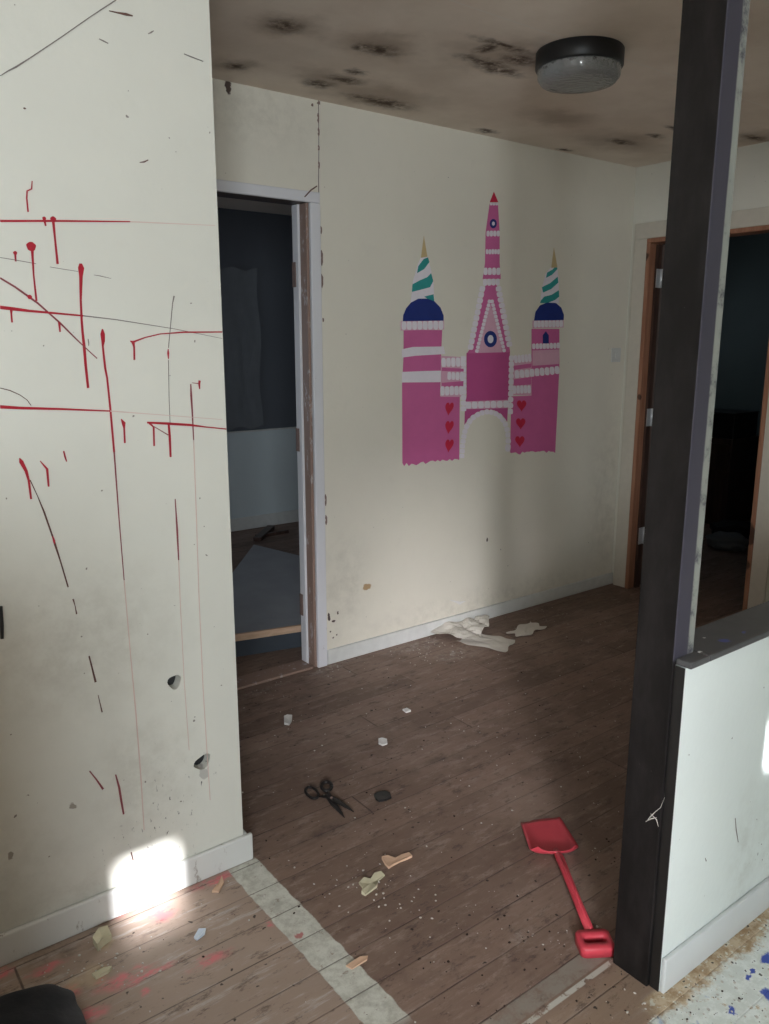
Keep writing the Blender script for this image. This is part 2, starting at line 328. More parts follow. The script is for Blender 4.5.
def tube(bm, pts, r, seg=8, flat=1.0):
    pts = [Vector(p) for p in pts]; rs = r if isinstance(r, (list, tuple)) else [r]*len(pts); rings = []
    for i, p in enumerate(pts):
        t = (pts[min(i+1, len(pts)-1)]-pts[max(i-1, 0)]).normalized()
        a = t.cross(Vector((0, 0, 1))); a = a.normalized() if a.length > 1e-4 else Vector((1, 0, 0)); b = t.cross(a).normalized()
        rings.append([bm.verts.new(p + a*rs[i]*math.cos(2*math.pi*k/seg) + b*rs[i]*flat*math.sin(2*math.pi*k/seg)) for k in range(seg)])
    for i in range(len(rings)-1):
        for k in range(seg): bm.faces.new((rings[i][k], rings[i][(k+1) % seg], rings[i+1][(k+1) % seg], rings[i+1][k]))
    bm.faces.new(rings[0][::-1]); bm.faces.new(rings[-1]); return bm
def lathe(prof, seg=48, bm=None):
    bm = bm or bmesh.new(); R = []
    for r, z in prof: R.append([bm.verts.new((r*math.cos(2*math.pi*k/seg), r*math.sin(2*math.pi*k/seg), z)) for k in range(seg)] if r > 1e-6 else [bm.verts.new((0, 0, z))])
    for a, b in zip(R, R[1:]):
        for k in range(seg):
            k2 = (k+1) % seg
            if len(a) == 1 and len(b) == 1: continue
            if len(a) == 1: bm.faces.new((a[0], b[k], b[k2]))
            elif len(b) == 1: bm.faces.new((a[k], a[k2], b[0]))
            else: bm.faces.new((a[k], a[k2], b[k2], b[k]))
    return bm
def thing(name, label, cat, loc=(0, 0, 0), rotz=0, group=None):
    o = bpy.data.objects.new(name, None); COL.objects.link(o); o.empty_display_size = .05
    o.location = loc; o.rotation_euler = (0, 0, rotz); return tag(o, label, cat, group)
def tag(o, label, cat=None, group=None):
    o['label'] = label
    if cat: o['category'] = cat
    if group: o['group'] = group
    return o
def struct(name, bm, mat, label=None, cat=None, bevel=0, parent=None):
    o = obj(name, bm, mat, parent, bevel=bevel)
    o['kind'] = 'structure'
    if label: o['label'] = label
    if cat and not parent: o['category'] = cat
    return o

# ------------------------------------------------------------------ the setting
struct('floor', box(XW-.1, 8, YW-.1, 6, -.08, 0), 'floor', 'worn brown floorboards littered with grit and paint splashes', 'floor')
struct('ceiling', box(XW-.1, 8, YW-.1, 6, H, H+.08), 'ceiling', 'white ceiling browned by patches of damp and mould', 'ceiling')

# near wall on the left with two holes knocked through its lining
wl = struct('wall_left', box(XW, .921, YL, YL+.1, 0, H), 'wall_near', 'cream wall on the left spattered with red paint drips', 'wall')
cut = bmesh.new()
def cutter(u, v, rx, rz, ang):
    c = py(u, v, YL); pts = []
    for k in range(18):
        a = 2*math.pi*k/18; j = 1+.12*math.sin(3*a+ang)
        x, z = rx*j*math.cos(a), rz*j*math.sin(a)
        pts.append((c.x + x*math.cos(ang)-z*math.sin(ang), c.z + x*math.sin(ang)+z*math.cos(ang)))
    prism(pts, .045, 'Y', YL+.035, cut)
cutter(174.5, 682, .018, .019, .2); cutter(202.5, 762, .025, .019, .5)
co = obj('hole_cutter', cut, None)
bo = wl.modifiers.new('holes', 'BOOLEAN'); bo.operation = 'DIFFERENCE'; bo.object = co; bo.solver = 'EXACT'
dg = bpy.context.evaluated_depsgraph_get(); dg.update()
me = bpy.data.meshes.new_from_object(wl.evaluated_get(dg)); wl.modifiers.clear(); wl.data = me
bpy.data.objects.remove(co, do_unlink=True)
# black discs paint the inner shade at the back of the holes
for (u, v, r) in ((174.5, 682, .021), (202.5, 762, .028)):
    c = py(u, v, YL+.034); b = bmesh.new(); bmesh.ops.create_icosphere(b, subdivisions=2, radius=r)
    for q in b.verts: q.co = Vector((c.x+q.co.x, YL+.034+q.co.y*.12, c.z+q.co.z))
    o = obj('hole', b, 'black', wl); o['label'] = 'hole knocked in the wall, its inner shade painted black'
# boards fixed to the left wall
bm = box(XW, .945, YL-.014, YL-.0005, 0, .082); bx(bm, .9215, .935, YL-.0004, YL+.1, 0, .082)
bb = struct('baseboard_left', bm, 'skirting_near', 'chipped white skirting board along the left wall', 'baseboard', bevel=.005)

# back wall with doorway
DX0, DX1, DZ = .99, 1.842, 1.995
bm = box(XW, DX0, YB, YB+.095, 0, H); bx(bm, DX1, XR+.1, YB, YB+.095, 0, H); bx(bm, DX0, DX1, YB, YB+.095, DZ+.02, H)
wb = struct('wall_back', bm, 'wall_back', 'cream back wall of the hall with a painted castle on it', 'wall')
struct('baseboard_back', box(1.893, XR-.001, YB-.014, YB-.0005, 0, .07), 'skirting', 'low white skirting board along the back wall', 'baseboard', bevel=.004)
d1 = struct('door_1', box(DX0-.045, DX1+.045, YB-.018, YB-.0005, DZ-.0, DZ+.042), 'trim_white', 'doorway on the left with a chipped white frame and no door', 'doorway', bevel=.004)
obj('frame_side', box(DX1-.004, DX1+.045, YB-.02, YB-.0005, 0, DZ+.0), 'trim_white', d1, bevel=.005)
obj('frame_side', box(DX0-.05, DX0+.004, YB-.02, YB-.0005, 0, DZ+.0), 'trim_white', d1, bevel=.005)
j = obj('jamb', box(DX1-.014, DX1+.0, YB-.0004, YB+.05, 0, DZ), 'jamb_bare', d1, bevel=.002); j['label'] = 'bare brown strip of door jamb'
obj('jamb', box(DX1-.024, DX1, YB+.0505, YB+.095, 0, DZ), 'trim_white', d1, bevel=.003)
obj('jamb', box(DX0, DX0+.018, YB-.0004, YB+.095, 0, DZ), 'trim_white', d1)
obj('jamb', box(DX0, DX1, YB-.0004, YB+.095, DZ+.0005, DZ+.02), 'dark_wood', d1)['label'] = 'dark brown head of the doorway'
for z in (1.72, 1.03, .28):
    o = obj('hinge_recess', box(DX1-.027, DX1-.020, YB+.07, YB+.0955, z-.05, z+.05), 'old_metal', d1); o['label'] = 'rusty empty hinge recess'
o = struct('threshold', box(DX0, DX1-.025, YB-.01, YB+.095, 0, .012), 'jamb_bare', 'worn brown threshold under the left doorway', 'threshold', bevel=.003)
# dark mitre crack in the casing and peeling panel joint
def strip_pts(pts, plane_y):
    """pts: (u, v, width px) along the mark; returns outline in x,z on the wall plane"""
    P = [py(u, v, plane_y) for u, v, _ in pts]; L = []; R = []
    for i, p in enumerate(P):
        t = (P[min(i+1, len(P)-1)]-P[max(i-1, 0)]); t = Vector((t.x, t.z)).normalized(); nrm = Vector((-t.y, t.x))
        d = (p-Vector((0, 0, EYE))).dot(fw)/F_PX; hw = pts[i][2]*d*.58
        L.append((p.x+nrm.x*hw, p.z+nrm.y*hw)); R.append((p.x-nrm.x*hw, p.z-nrm.y*hw))
    return L + R[::-1]
def mark(name, pts, mat, parent, Y=YL, t=.0008, off=.0002, label=None):
    LAY[0] += 1; o = obj(name, prism(strip_pts(pts, Y), t+.000012*LAY[0], 'Y', Y-off), mat, parent)
    if label: o['label'] = label
    return o
mark('mitre_crack', [(304.5, 197, 1), (311, 190, 1.2), (317, 186, 1)], 'scratch_brown', d1, Y=YB-.02)
seam = []
pts = [(318.4, 100, .7), (318.8, 150, .6), (318.5, 180, .8), (319.6, 260, .6), (321, 330, .5), (322, 420, .5), (323.5, 520, .7), (325, 640, .6)]
mark('panel_joint', pts, 'scratch', wb, Y=YB, label='thin open joint in the wall lining')
for (u, v, w_, h_) in [(318.3, 103, 4, 3), (318, 118, 2, 10), (318.5, 132, 2, 9), (318.6, 148, 1.8, 6), (318.8, 165, 1.8, 8), (321, 230, 1.8, 8), (321.6, 258, 2.6, 16), (321.8, 281, 2.6, 14), (323, 320, 1.8, 4), (323.5, 480, 1.5, 22), (325.5, 500, 2, 12), (326, 520, 2.2, 10), (312, 105, 2.5, 3)]:
    mark('flaked_paint', [(u-.3, v-h_/2, .3), (u, v-h_/4, w_), (u+.4, v, w_*.6), (u, v+h_/4, w_), (u+.2, v+h_/2, .3)], 'old_metal', wb, Y=YB, t=.001)
mark('scratch', [(450, 600, .4), (460, 603, 2.6), (465, 601, .4)], 'plaster', wb, Y=YB, t=.002)
mark('scratch', [(640, 300, .4), (625, 430, .5), (618, 520, .4)], 'scratch', wb, Y=YB)

# side wall with second doorway
EY0, EY1, EZ = 2.04, 2.80, 2.0
bm = box(XR, XR+.1, YW, EY0, 0, H); bx(bm, XR, XR+.1, EY1, YB-.0005, 0, H); bx(bm, XR, XR+.1, EY0, EY1, EZ, H)
struct('wall_right', bm, 'wall_side', 'cream side wall with a dark doorway at the end of the hall', 'wall')
d2 = struct('door_2', box(XR-.016, XR-.0005, EY0-.085, EY1+.085, EZ-.0, EZ+.085), 'trim_cream', 'doorway on the right with pine jambs and bright hinges', 'doorway', bevel=.003)
obj('frame_side', box(XR-.017, XR-.0005, EY1+.0005, EY1+.085, 0, EZ), 'trim_cream', d2, bevel=.003)
obj('frame_side', box(XR-.017, XR-.0005, EY0-.085, EY0-.0005, 0, EZ), 'trim_cream', d2, bevel=.003)
for n_, a in enumerate(((XR-.018, XR+.1, EY1-.024, EY1, 0, EZ-.0245), (XR-.018, XR+.1, EY0, EY0+.024, 0, EZ-.0245), (XR-.018, XR+.1, EY0, EY1, EZ-.024, EZ-.0005))):
    o = obj('jamb', box(*a), 'pine', d2, bevel=.002); o['label'] = 'reddish bare pine door jamb'
leaf = obj('door_leaf', box(0, .745, -.02, .02, .01, EZ-.03), 'dark_wood', d2, bevel=.003); leaf.location = (XR+.082, EY1-.046, 0); leaf.rotation_euler = (0, 0, math.radians(27)); leaf['label'] = 'dark brown door leaf swung open into the next room'
st_ = obj('door_stop', box(XR+.035, XR+.0735, EY1-.04, EY1-.0245, 0, EZ-.03), 'dark_wood', d2)
for z in (1.79, 1.02, .32):
    hg = obj('hinge', box(XR+.03, XR+.0735, EY1-.0436, EY1-.0405, z-.05, z+.05), 'metal', d2)
    obj('hinge_pin', tube(bmesh.new(), [(XR+.072, EY1-.047, z-.05), (XR+.072, EY1-.047, z+.05)], .005), 'metal', hg, True)
b_ = struct('baseboard_right', box(XR-.014, XR-.0005, YH+.1, EY0-.086, 0, .07), 'skirting', 'skirting board along the side wall', 'baseboard')

# half wall, ledge, beam above
bm = box(1.516, XR-.001, .887, .932, 0, .785); bx(bm, 1.447, XR-.001, YH, .8865, 0, .785)
hw = struct('wall_half', bm, 'wall_half', 'low white half wall on the right under the grey ledge', 'wall')
obj('lining_edge', box(1.4445, 1.4468, YH, .8865, 0, .785), 'black_paint', hw)['label'] = 'black painted end of the wall lining'
struct('baseboard_half', box(1.4475, XR-.001, YH-.012, YH-.0005, 0, .088), 'skirting_near2', 'pale skirting board at the foot of the half wall', 'baseboard', bevel=.003)
mark('scratch', [(735, 818, .5), (736, 830, 1), (738, 842, .5)], 'scratch', hw, Y=YH)
mark('scratch', [(705, 858, .4), (706, 861, 1)], 'scratch', hw, Y=YH)
bm = box(1.516, XR-.001, .850, .965, .7855, .80); bx(bm, 1.447, 1.5159, .850, .8865, .7855, .80)
struct('trim_1', bm, 'ledge', 'dark grey painted ledge on top of the half wall', 'ledge', bevel=.003)
struct('trim_2', box(1.525, XR-.001, .89, .98, 2.14, H-.001), 'post', 'dark beam over the opening beside the post', 'beam')
# the post
po = thing('wooden_post', 'tall black painted wooden post standing at the end of the half wall', 'post', (1.4715, .936, 0))
po.rotation_euler = (0, .0055, 0)                # it leans a little
o = obj('shaft', box(-.0365, .0365, -.049, .045, 0, H-.001), None, po, bevel=.0025)
mp = MAT['post'].copy()                         # same paint, read in the post's own frame
o.data.materials.append(mp)
nt = mp.node_tree; tcn = [n for n in nt.nodes if n.type == 'TEX_COORD'][0]
va = nt.nodes.new('ShaderNodeVectorMath'); va.operation = 'ADD'; va.inputs[1].default_value = (1.4715, .936, 0)
for l in [l for l in nt.links if l.from_node == tcn]: nt.links.new(va.outputs[0], l.to_socket)
nt.links.new(tcn.outputs['Object'], va.inputs[0])
def post_mark(name, pts, mat, wid):
    b = bmesh.new(); q = []
    for u, v in pts:
        d = ray(u, v); p = Vector((0, 0, EYE)) + d*((1.435)/d.x); q.append((1.4345-1.4715, p.y-.936, p.z))
    tube(b, q, wid, 6); o = obj(name, b, mat, po); return o
o = post_mark('scrape', [(664, 798), (660, 808), (655, 812), (650, 817), (646, 822)], 'grit', [.0004, .0007, .0008, .0014, .0004]); o['label'] = 'pale scrape across the post'
post_mark('scrape', [(650, 814), (656, 820), (658, 827)], 'grit', [.0005, .0011, .0004])
post_mark('scrape', [(645, 822), (651, 819), (656, 818)], 'grit', [.0005, .0013, .0005])

# rooms behind, and the walls round the near room
bm = box(.5, .6, YB+.0955, 5.66, 0, .76); 
bm = box(.5, .6, YB+.0955, 4.0, 0, H); bx(bm, .5, .6, 5.0, 5.66, 0, H); bx(bm, .5, .6, 4.0, 5.0, 0, .8); bx(bm, .5, .6, 4.0, 5.0, 1.9, H)
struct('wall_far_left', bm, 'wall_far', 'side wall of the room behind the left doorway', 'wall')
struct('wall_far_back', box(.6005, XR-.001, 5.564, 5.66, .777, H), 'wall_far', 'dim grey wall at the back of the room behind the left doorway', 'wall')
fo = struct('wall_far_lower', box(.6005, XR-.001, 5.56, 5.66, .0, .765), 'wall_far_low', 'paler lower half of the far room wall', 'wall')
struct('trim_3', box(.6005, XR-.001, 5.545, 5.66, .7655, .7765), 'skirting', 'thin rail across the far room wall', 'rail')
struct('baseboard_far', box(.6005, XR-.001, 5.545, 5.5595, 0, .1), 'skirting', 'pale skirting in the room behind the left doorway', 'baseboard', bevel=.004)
struct('wall_divider', box(XR, XR+.1, YB+.0955, 5.66, 0, H), 'wall_far', 'wall dividing the two back rooms', 'wall')
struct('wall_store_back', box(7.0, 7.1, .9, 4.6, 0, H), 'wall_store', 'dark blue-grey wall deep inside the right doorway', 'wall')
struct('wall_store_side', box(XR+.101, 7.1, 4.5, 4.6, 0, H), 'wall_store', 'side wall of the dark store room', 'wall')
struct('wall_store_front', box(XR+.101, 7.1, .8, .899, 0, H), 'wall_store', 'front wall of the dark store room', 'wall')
struct('wall_outer_left', box(XW-.1, XW-.0005, YW-.1, YB+.095, 0, H), 'wall_near', 'outer wall of the near room', 'wall')
# window wall behind the camera: main window, two small holes added for sun patches
holes = [(-1.6, -.7, .98, 2.22), (-.235, -.065, 1.535, 1.735), (1.235, 1.43, 1.59, 1.75)]
bm = bmesh.new(); xs_ = [XW]
for (a, b, z0, z1) in holes:
    bx(bm, xs_[-1], a, YW-.1, YW, 0, H); bx(bm, a, b, YW-.1, YW, 0, z0); bx(bm, a, b, YW-.1, YW, z1, H); xs_.append(b)
bx(bm, xs_[-1], XR+.1, YW-.1, YW-.0005, 0, H)
struct('wall_front', bm, 'wall_near', 'window wall of the near room', 'wall')
for i, (a, b, z0, z1) in enumerate(holes):
    f = .035 if i == 0 else .01
    g = box(a, b, YW-.08, YW-.03, z0, z0+f); bx(g, a, b, YW-.08, YW-.03, z1-f, z1); bx(g, a, a+f, YW-.08, YW-.03, z0+f, z1-f); bx(g, b-f, b, YW-.08, YW-.03, z0+f, z1-f)
    if i == 0: bx(g, (a+b)/2-.015, (a+b)/2+.015, YW-.07, YW-.04, z0+f, z1-f)
    struct('window_%d' % (i+1), g, 'trim_white', ['main window of the near room', 'small left opening added in the window wall to shape a sun patch', 'small right opening added in the window wall to shape a sun spot'][i], 'window')
# added box with doors, out of view, put here to shade the left wall
cb_ = thing('shade_blocker', 'tall dark box with doors, added out of view to shade the lower left wall', 'shade_blocker', (-.475, .6, 0), math.pi)
obj('body', box(-.42, .42, -.15, .15, .05, 1.2), 'dark_wood', cb_, bevel=.005)
obj('plinth', box(-.4, .4, -.13, .13, 0, .0495), 'dark_wood', cb_)
for s in (-1, 1):
    d = obj('door', box(*( (-.415, -.004) if s < 0 else (.004, .415)), .1505, .168, .07, 1.18), 'dark_wood', cb_, bevel=.003)
    h = bmesh.new(); bmesh.ops.create_uvsphere(h, u_segments=12, v_segments=8, radius=.014, matrix=Matrix.Translation((s*.04, .18, .70))); obj('knob', h, 'old_metal', d, True)

# ------------------------------------------------------------------ red drips on the left wall
def D(pts, mat='red_paint', label=None, off=.0002): mark('paint_drip', pts, mat, wl, off=off, label=label)
def blobm(u, v, r, mat='red_paint'):
    c = py(u, v, YL); k = (c-Vector((0, 0, EYE))).dot(fw)/F_PX
    o = obj('paint_blob', prism([(c.x+r*k*math.cos(2*math.pi*i/16)*(1+.1*math.sin(i*2)), c.z+r*k*math.sin(2*math.pi*i/16)) for i in range(16)], .0018, 'Y', YL-.0002), mat, wl); return o
D([(0, 221, 1.9), (60, 221, 1.7), (130, 221.7, 1)]); D([(130, 221.7, .9), (170, 223.5, .7), (215, 225.5, .4)], 'thin_pink')
blobm(44, 218.5, 1.8); D([(44, 219, 2), (45.6, 226, 1.4)]); blobm(53, 219.3, 2.8); D([(53, 220, 2.3), (55, 240, 1.6), (57.5, 264, 2)])
D([(32, 181, .8), (31.5, 189, 1.2), (27, 191, 1.3), (26.6, 198, 1.3), (28, 212, 1.3)]); blobm(31, 246.5, 4.5); D([(32, 249, 2.2), (33.5, 275, 1.3), (36.3, 301, 1.7)], off=.0004)
blobm(15, 253, 1.9); D([(15, 253, 1.6), (15.6, 261.5, 1.4)])
D([(0, 257.5, .5), (18, 260.5, .6), (36, 263.8, .5)], 'scratch'); D([(50, 267, .4), (65, 269.5, .5), (78, 271.5, .4)], 'scratch'); D([(94, 275, .3), (100, 276, .7), (111, 278.5, .3)], 'scratch')
D([(80.5, 263.5, 2.2), (81, 268, 5.2), (80.8, 276, 3), (80.6, 300, 1.8), (81.5, 320, 1.9), (82.5, 333, 2), (84, 346, 2.4), (85.5, 365, 2.2), (88, 388, 2)])
D([(0, 278, 1.6), (15, 287, 1.6), (29, 297, 1.8), (38, 303.5, 1.6), (47, 311.5, 1.5), (60, 323, 1.5), (75, 338, 1.1), (85, 347.5, .9), (97, 358.5, .9)], 'thin_red'); blobm(29.5, 297, 2.2)
D([(0, 307.4, 2.9), (14, 309, 2.9), (30, 311, 2.1), (47, 312.5, 1.8), (83, 315.8, 1.4)]); D([(83, 315.8, 1), (115, 319.5, .8), (150, 325, .6), (175, 329, .5), (222, 338.5, .3)], 'scratch')
D([(11, 309, 2.4), (11.2, 314, 1.4), (12, 322.5, 1.4)]); D([(59, 322, 2), (60, 332, 1.2)]); D([(88, 339, .6), (88.6, 343, .8), (88.6, 346, .3)], 'scratch')
D([(102.3, 329, 1), (102.5, 334, 3.8), (103, 341, 3), (102.6, 346, 1.6), (105, 368, 1.8), (107, 378, 1.6), (110.3, 410, 1.7), (114, 452, 1.7)])
D([(114, 452, 1.3), (119, 520, .9), (124, 580, .7)], 'thin_red'); D([(124, 580, .7), (130, 650, .7), (135.5, 710, 1), (141, 780, .9), (144, 830, .6)], 'thin_pink')
D([(130, 341, .8), (133, 342, 3), (134, 347, 1.5), (134.2, 360, 1.5)]); D([(133, 342, 1.6), (145, 337.5, 1), (160, 334, .9), (183, 332.2, 1.3), (222, 332, 1)])
D([(174, 296, 1.2), (172.5, 303, .7), (170, 330, .5), (168.3, 348, .5)], 'scratch'); D([(168, 349, .6), (168, 353, 1.8), (168.3, 359, .6)]); D([(168.3, 360, .5), (169, 400, .4), (170, 424, .4)], 'scratch')
D([(192, 382.8, .5), (198, 383.5, .8)], 'thin_red'); D([(199.5, 380.5, 2), (199, 384, 1.7), (199.5, 389, .8)])
D([(190.6, 384, .9), (191, 395, 1.7), (192, 410, 1.3), (193.5, 440, .8)], 'thin_red'); D([(193.5, 440, .7), (196, 510, .7), (199, 600, .6), (203, 690, .6), (210, 800, .5)], 'thin_pink')
D([(0, 406.8, 3), (20, 408, 2.4), (60, 409, 1.8), (110, 411, 1.2)]); D([(110, 411, 1), (150, 414, .6), (222, 419.5, .4)], 'thin_pink')
D([(0, 388, .7), (10, 390.5, .8), (20, 395, .6), (27, 400, .5), (31, 405.5, .5)], 'scratch_brown')
D([(121, 419, .6), (123.5, 423, 3.4), (124, 428, 1.5), (124.7, 443, 1.5)])
D([(147, 422.5, 1.6), (168, 423.6, 2.2), (190, 425, 2), (206, 427, 1.1), (226, 429, 1)]); D([(149, 423, 1.8), (153.5, 427, 1.6), (154, 446, 1.4)]); D([(168.5, 424, 1.8), (169.5, 436, 2), (170.5, 457, 1.6)]); D([(153, 426, .6), (168, 435, .9)], 'thin_red')
D([(19.5, 458, .6), (21, 461.5, 3.4), (26, 471, 2.6), (28.5, 480, 1.8), (31, 499, 1.6)]); D([(30, 480, .8), (37, 495, .6), (44, 512, 1.4), (53, 538, 1.3), (54.5, 543, 1.8), (60, 560, 1.1), (68, 587, 1.2)], 'scratch_brown'); D([(73, 599, 1.4), (75, 606, .5), (76.5, 614, 1.1)], 'scratch_brown'); D([(52.5, 536, 1), (54, 541, 2), (54.5, 544, .6)])
D([(40, 461, .8), (47, 469, 2), (48.5, 486.5, 1.4)]); D([(63.5, 451, 1.1), (65, 457, 1.3), (66.5, 461.5, .8)])
D([(175, 499, .6), (177, 530, 1.6), (178.5, 560, 1)], 'thin_red'); D([(178.5, 560, .6), (180, 600, .5), (184, 680, .4), (189, 750, .4)], 'thin_pink')
D([(89, 656, 1.2), (92, 668, 1.3), (95.5, 682, 1.8)], 'scratch_brown'); D([(98, 695, .4), (102, 712, 1)], 'scratch_brown')
D([(89.5, 771, 1), (96, 779, 1.2), (103, 789, 1.8)], 'thin_red'); D([(115.5, 774.5, 1), (119, 787, 1.8), (121, 800, 1.8), (123.5, 814, 1.4)], 'thin_red'); D([(131, 852, 1), (133, 860, 1.3)], 'scratch_brown')
for pts, mt in [([(0, 76, .6), (8, 71, .9), (16, 67, 1.3), (30, 58, .8), (60, 38, .7), (90, 17, .7), (116, 0, .9)], 'scratch'), ([(109, 11, .6), (118, 13, 1.2), (126, 14.5, 2.2), (132.5, 16, .8)], 'scratch_brown'),
                ([(99, 39, .5), (103, 41, 1), (108, 43.5, .6)], 'scratch'), ([(148, 34, .5), (151, 32.5, 1.2), (153.5, 31, .6)], 'scratch'), ([(184, 54, .5), (190, 56.5, .8), (203, 61.5, .5)], 'scratch'), ([(139.5, 162.5, .5), (144, 162, 1.2), (148, 160, .8)], 'scratch_brown'),
                ([(23, 108, .3), (24.5, 108.5, 1.6), (26, 109, .3)], 'scratch_brown')]:
    mark('scratch', pts, mt, wl)
mark('cable_stub', [(0, 606, 3), (1.2, 625, 3), (1.5, 638, 2.4)], 'black', wl, t=.006, label='dark green cable end on the left edge of the wall')

# ------------------------------------------------------------------ painted castle on the back wall
mu = thing('castle_mural', 'pink castle with blue domes painted on the cream back wall', 'mural', (2.9, YB, 0))
def W2(u, v): p = py(380+u*.2928, 180+v*.293, YB); return (p.x-2.9, p.z)
def MP(name, pts, mat, layer=0, label=None, parent=None, raw=False):
    q = [W2(*p) for p in pts] if not raw else pts
    LAY[0] += 1; o = obj(name, prism(q, .0006, 'Y', -.0003-.0007*layer-.000005*LAY[0]), mat, parent or mu)
    if label: o['label'] = label
    return o
def ragged(x0, y0, x1, y1, n, amp):
    return [(x0+(x1-x0)*i/n, y0+(y1-y0)*i/n + random.uniform(-amp, amp)) for i in range(n+1)]
def stones(x0, y0, x1, y1, h, n, mat='mural_white', layer=2, parent=None):
    """a scalloped row of rounded dabs from (x0,y0) to (x1,y1), thickness h"""
    ang = math.atan2(y1-y0, x1-x0); L = math.hypot(x1-x0, y1-y0)/n; cs, sn = math.cos(ang), math.sin(ang); b = bmesh.new()
    for i in range(n):
        LAY[0] += .1; cx_, cy_ = x0+(x1-x0)*(i+.5)/n, y0+(y1-y0)*(i+.5)/n; q = []
        for k in range(12):
            a = 2*math.pi*k/12; ex = abs(math.cos(a))**.6*math.copysign(1, math.cos(a)); ey = abs(math.sin(a))**.6*math.copysign(1, math.sin(a))
            lx, ly = ex*L*.47, ey*h*.5*random.uniform(.93, 1.05); q.append(W2(cx_+lx*cs-ly*sn, cy_+lx*sn+ly*cs))
        prism(q, .0006, 'Y', -.0003-.0007*layer-.000005*LAY[0], b)
    o = obj('white_stonework', b, mat, parent or mu); return o
# left tower
tl = MP('tower', [(80, 512), (212, 512), (208, 600), (205, 738), (272, 738), (270, 955), *ragged(262, 955, 82, 972, 22, 6), (76, 966), (75, 700), (80, 600)], 'pink', 0)
MP('band', [(74, 578), (110, 570), (216, 568), (222, 594), (120, 600), (74, 606)], 'mural_white', 1)
MP('band', [(74, 655), (150, 652), (230, 650), (285, 655), (282, 682), (200, 690), (74, 691)], 'mural_white', 1)
MP('backing', [(70, 482), (218, 480), (218, 510), (70, 514)], 'pink_pale', 1); stones(72, 497, 216, 495, 30, 8)
MP('dome', [(77, 482), (78, 462), (88, 438), (105, 418), (130, 405), (160, 405), (185, 414), (205, 435), (216, 462), (216, 480)], 'navy', 2)
def spire(pts, stripes, parent=None):
    MP('spire', pts, 'mural_white', 0)
    for s in stripes: MP('stripe', s, 'teal', 1)
spire([(140, 262), (160, 258), (172, 300), (182, 350), (186, 425), (104, 418), (112, 345), (128, 290)],
      [[(130, 294), (148, 270), (163, 264), (168, 280), (150, 304), (126, 318)], [(110, 356), (136, 342), (160, 332), (174, 318), (181, 345), (170, 366), (140, 374), (108, 382)], [(150, 398), (182, 390), (185, 420), (172, 412)]])
MP('tip', [(139, 266), (149, 190), (161, 262)], 'gold', 1)
# right tower
MP('tower', [(517, 508), (612, 508), (612, 640), (598, 928), *ragged(598, 928, 448, 934, 20, 6), (444, 930), (448, 738), (517, 736)], 'pink', 0)
MP('backing', [(520, 480), (626, 478), (626, 503), (520, 506)], 'pink_pale', 1); stones(523, 492, 624, 490, 24, 8)
stones(518, 568, 614, 565, 20, 8); stones(458, 664, 612, 648, 28, 9)
MP('dome', [(525, 480), (530, 450), (545, 428), (570, 418), (600, 420), (618, 436), (627, 460), (626, 478)], 'navy', 2)
MP('panel', [(520, 582), (612, 578), (610, 628), (520, 634)], 'pink_pale', 1)
MP('tower_window', [(555, 558), (555, 530), (565, 516), (575, 530), (575, 558)], 'navy', 2)
spire([(588, 292), (604, 290), (610, 340), (610, 420), (546, 420), (552, 370), (565, 320)],
      [[(570, 316), (588, 306), (603, 291), (605, 304), (586, 324), (566, 334)], [(552, 366), (580, 352), (606, 330), (608, 350), (584, 372), (556, 384)], [(548, 412), (560, 398), (585, 392), (610, 376), (611, 398), (596, 410), (570, 420), (546, 420)]])
MP('tip', [(584, 300), (593, 230), (605, 298)], 'gold', 1)
# centre gable, gatehouse and steeple
MP('gatehouse', [(295, 590), (443, 586), (440, 750), (436, 780), (434, 825), (415, 800), (390, 786), (360, 784), (330, 793), (305, 812), (288, 835), (290, 760), (295, 740)], 'pink_dark', 0)
MP('gable', [(360, 358), (398, 356), (412, 420), (430, 500), (444, 588), (296, 592), (318, 560), (335, 470)], 'pink', 0)
MP('gable_panel', [(376, 425), (392, 470), (412, 560), (416, 588), (330, 590), (345, 520)], 'pink_pale', 1)
stones(350, 350, 408, 348, 24, 4)
stones(350, 362, 306, 580, 20, 11); stones(402, 362, 442, 570, 20, 11)
stones(374, 408, 328, 590, 12, 14, layer=2); stones(380, 408, 424, 588, 12, 14, layer=2)
stones(284, 600, 284, 790, 20, 10); stones(448, 598, 444, 800, 18, 10)
MP('backing', [(290, 756), (442, 750), (442, 778), (290, 782)], 'pink_pale', 1); stones(290, 769, 440, 764, 24, 7)
arc = [(278+0, 950), (281, 900), (290, 850), (310, 815), (340, 796), (372, 790), (402, 800), (425, 826), (435, 860), (437, 900), (434, 928)]
for a, b in zip(arc, arc[1:]): stones(a[0], a[1], b[0], b[1], 18, max(1, round(math.hypot(b[0]-a[0], b[1]-a[1])/20)))
ring = [(376+22*math.cos(k*2*math.pi/20), 543+28*math.sin(k*2*math.pi/20)) for k in range(20)]
MP('round_window', ring, 'navy', 2); MP('round_window_pane', [(376+10*math.cos(k*2*math.pi/14), 543+14*math.sin(k*2*math.pi/14)) for k in range(14)], 'mural_white', 3)
MP('steeple', [(374, 80), (402, 80), (408, 180), (408, 285), (412, 338), (350, 338), (358, 285), (360, 180)], 'pink', 0)
stones(362, 183, 408, 183, 20, 4); stones(360, 245, 408, 245, 18, 5); stones(374, 82, 402, 82, 10, 3)
MP('steeple_tip', [(374, 76), (388, 40), (403, 76)], 'mural_red', 1)
MP('round_window', [(386+12*math.cos(k*.45), 149+16*math.sin(k*.45)) for k in range(14)], 'navy', 1); MP('round_window_pane', [(386+5*math.cos(k*.45), 149+7*math.sin(k*.45)) for k in range(14)], 'mural_white', 2)
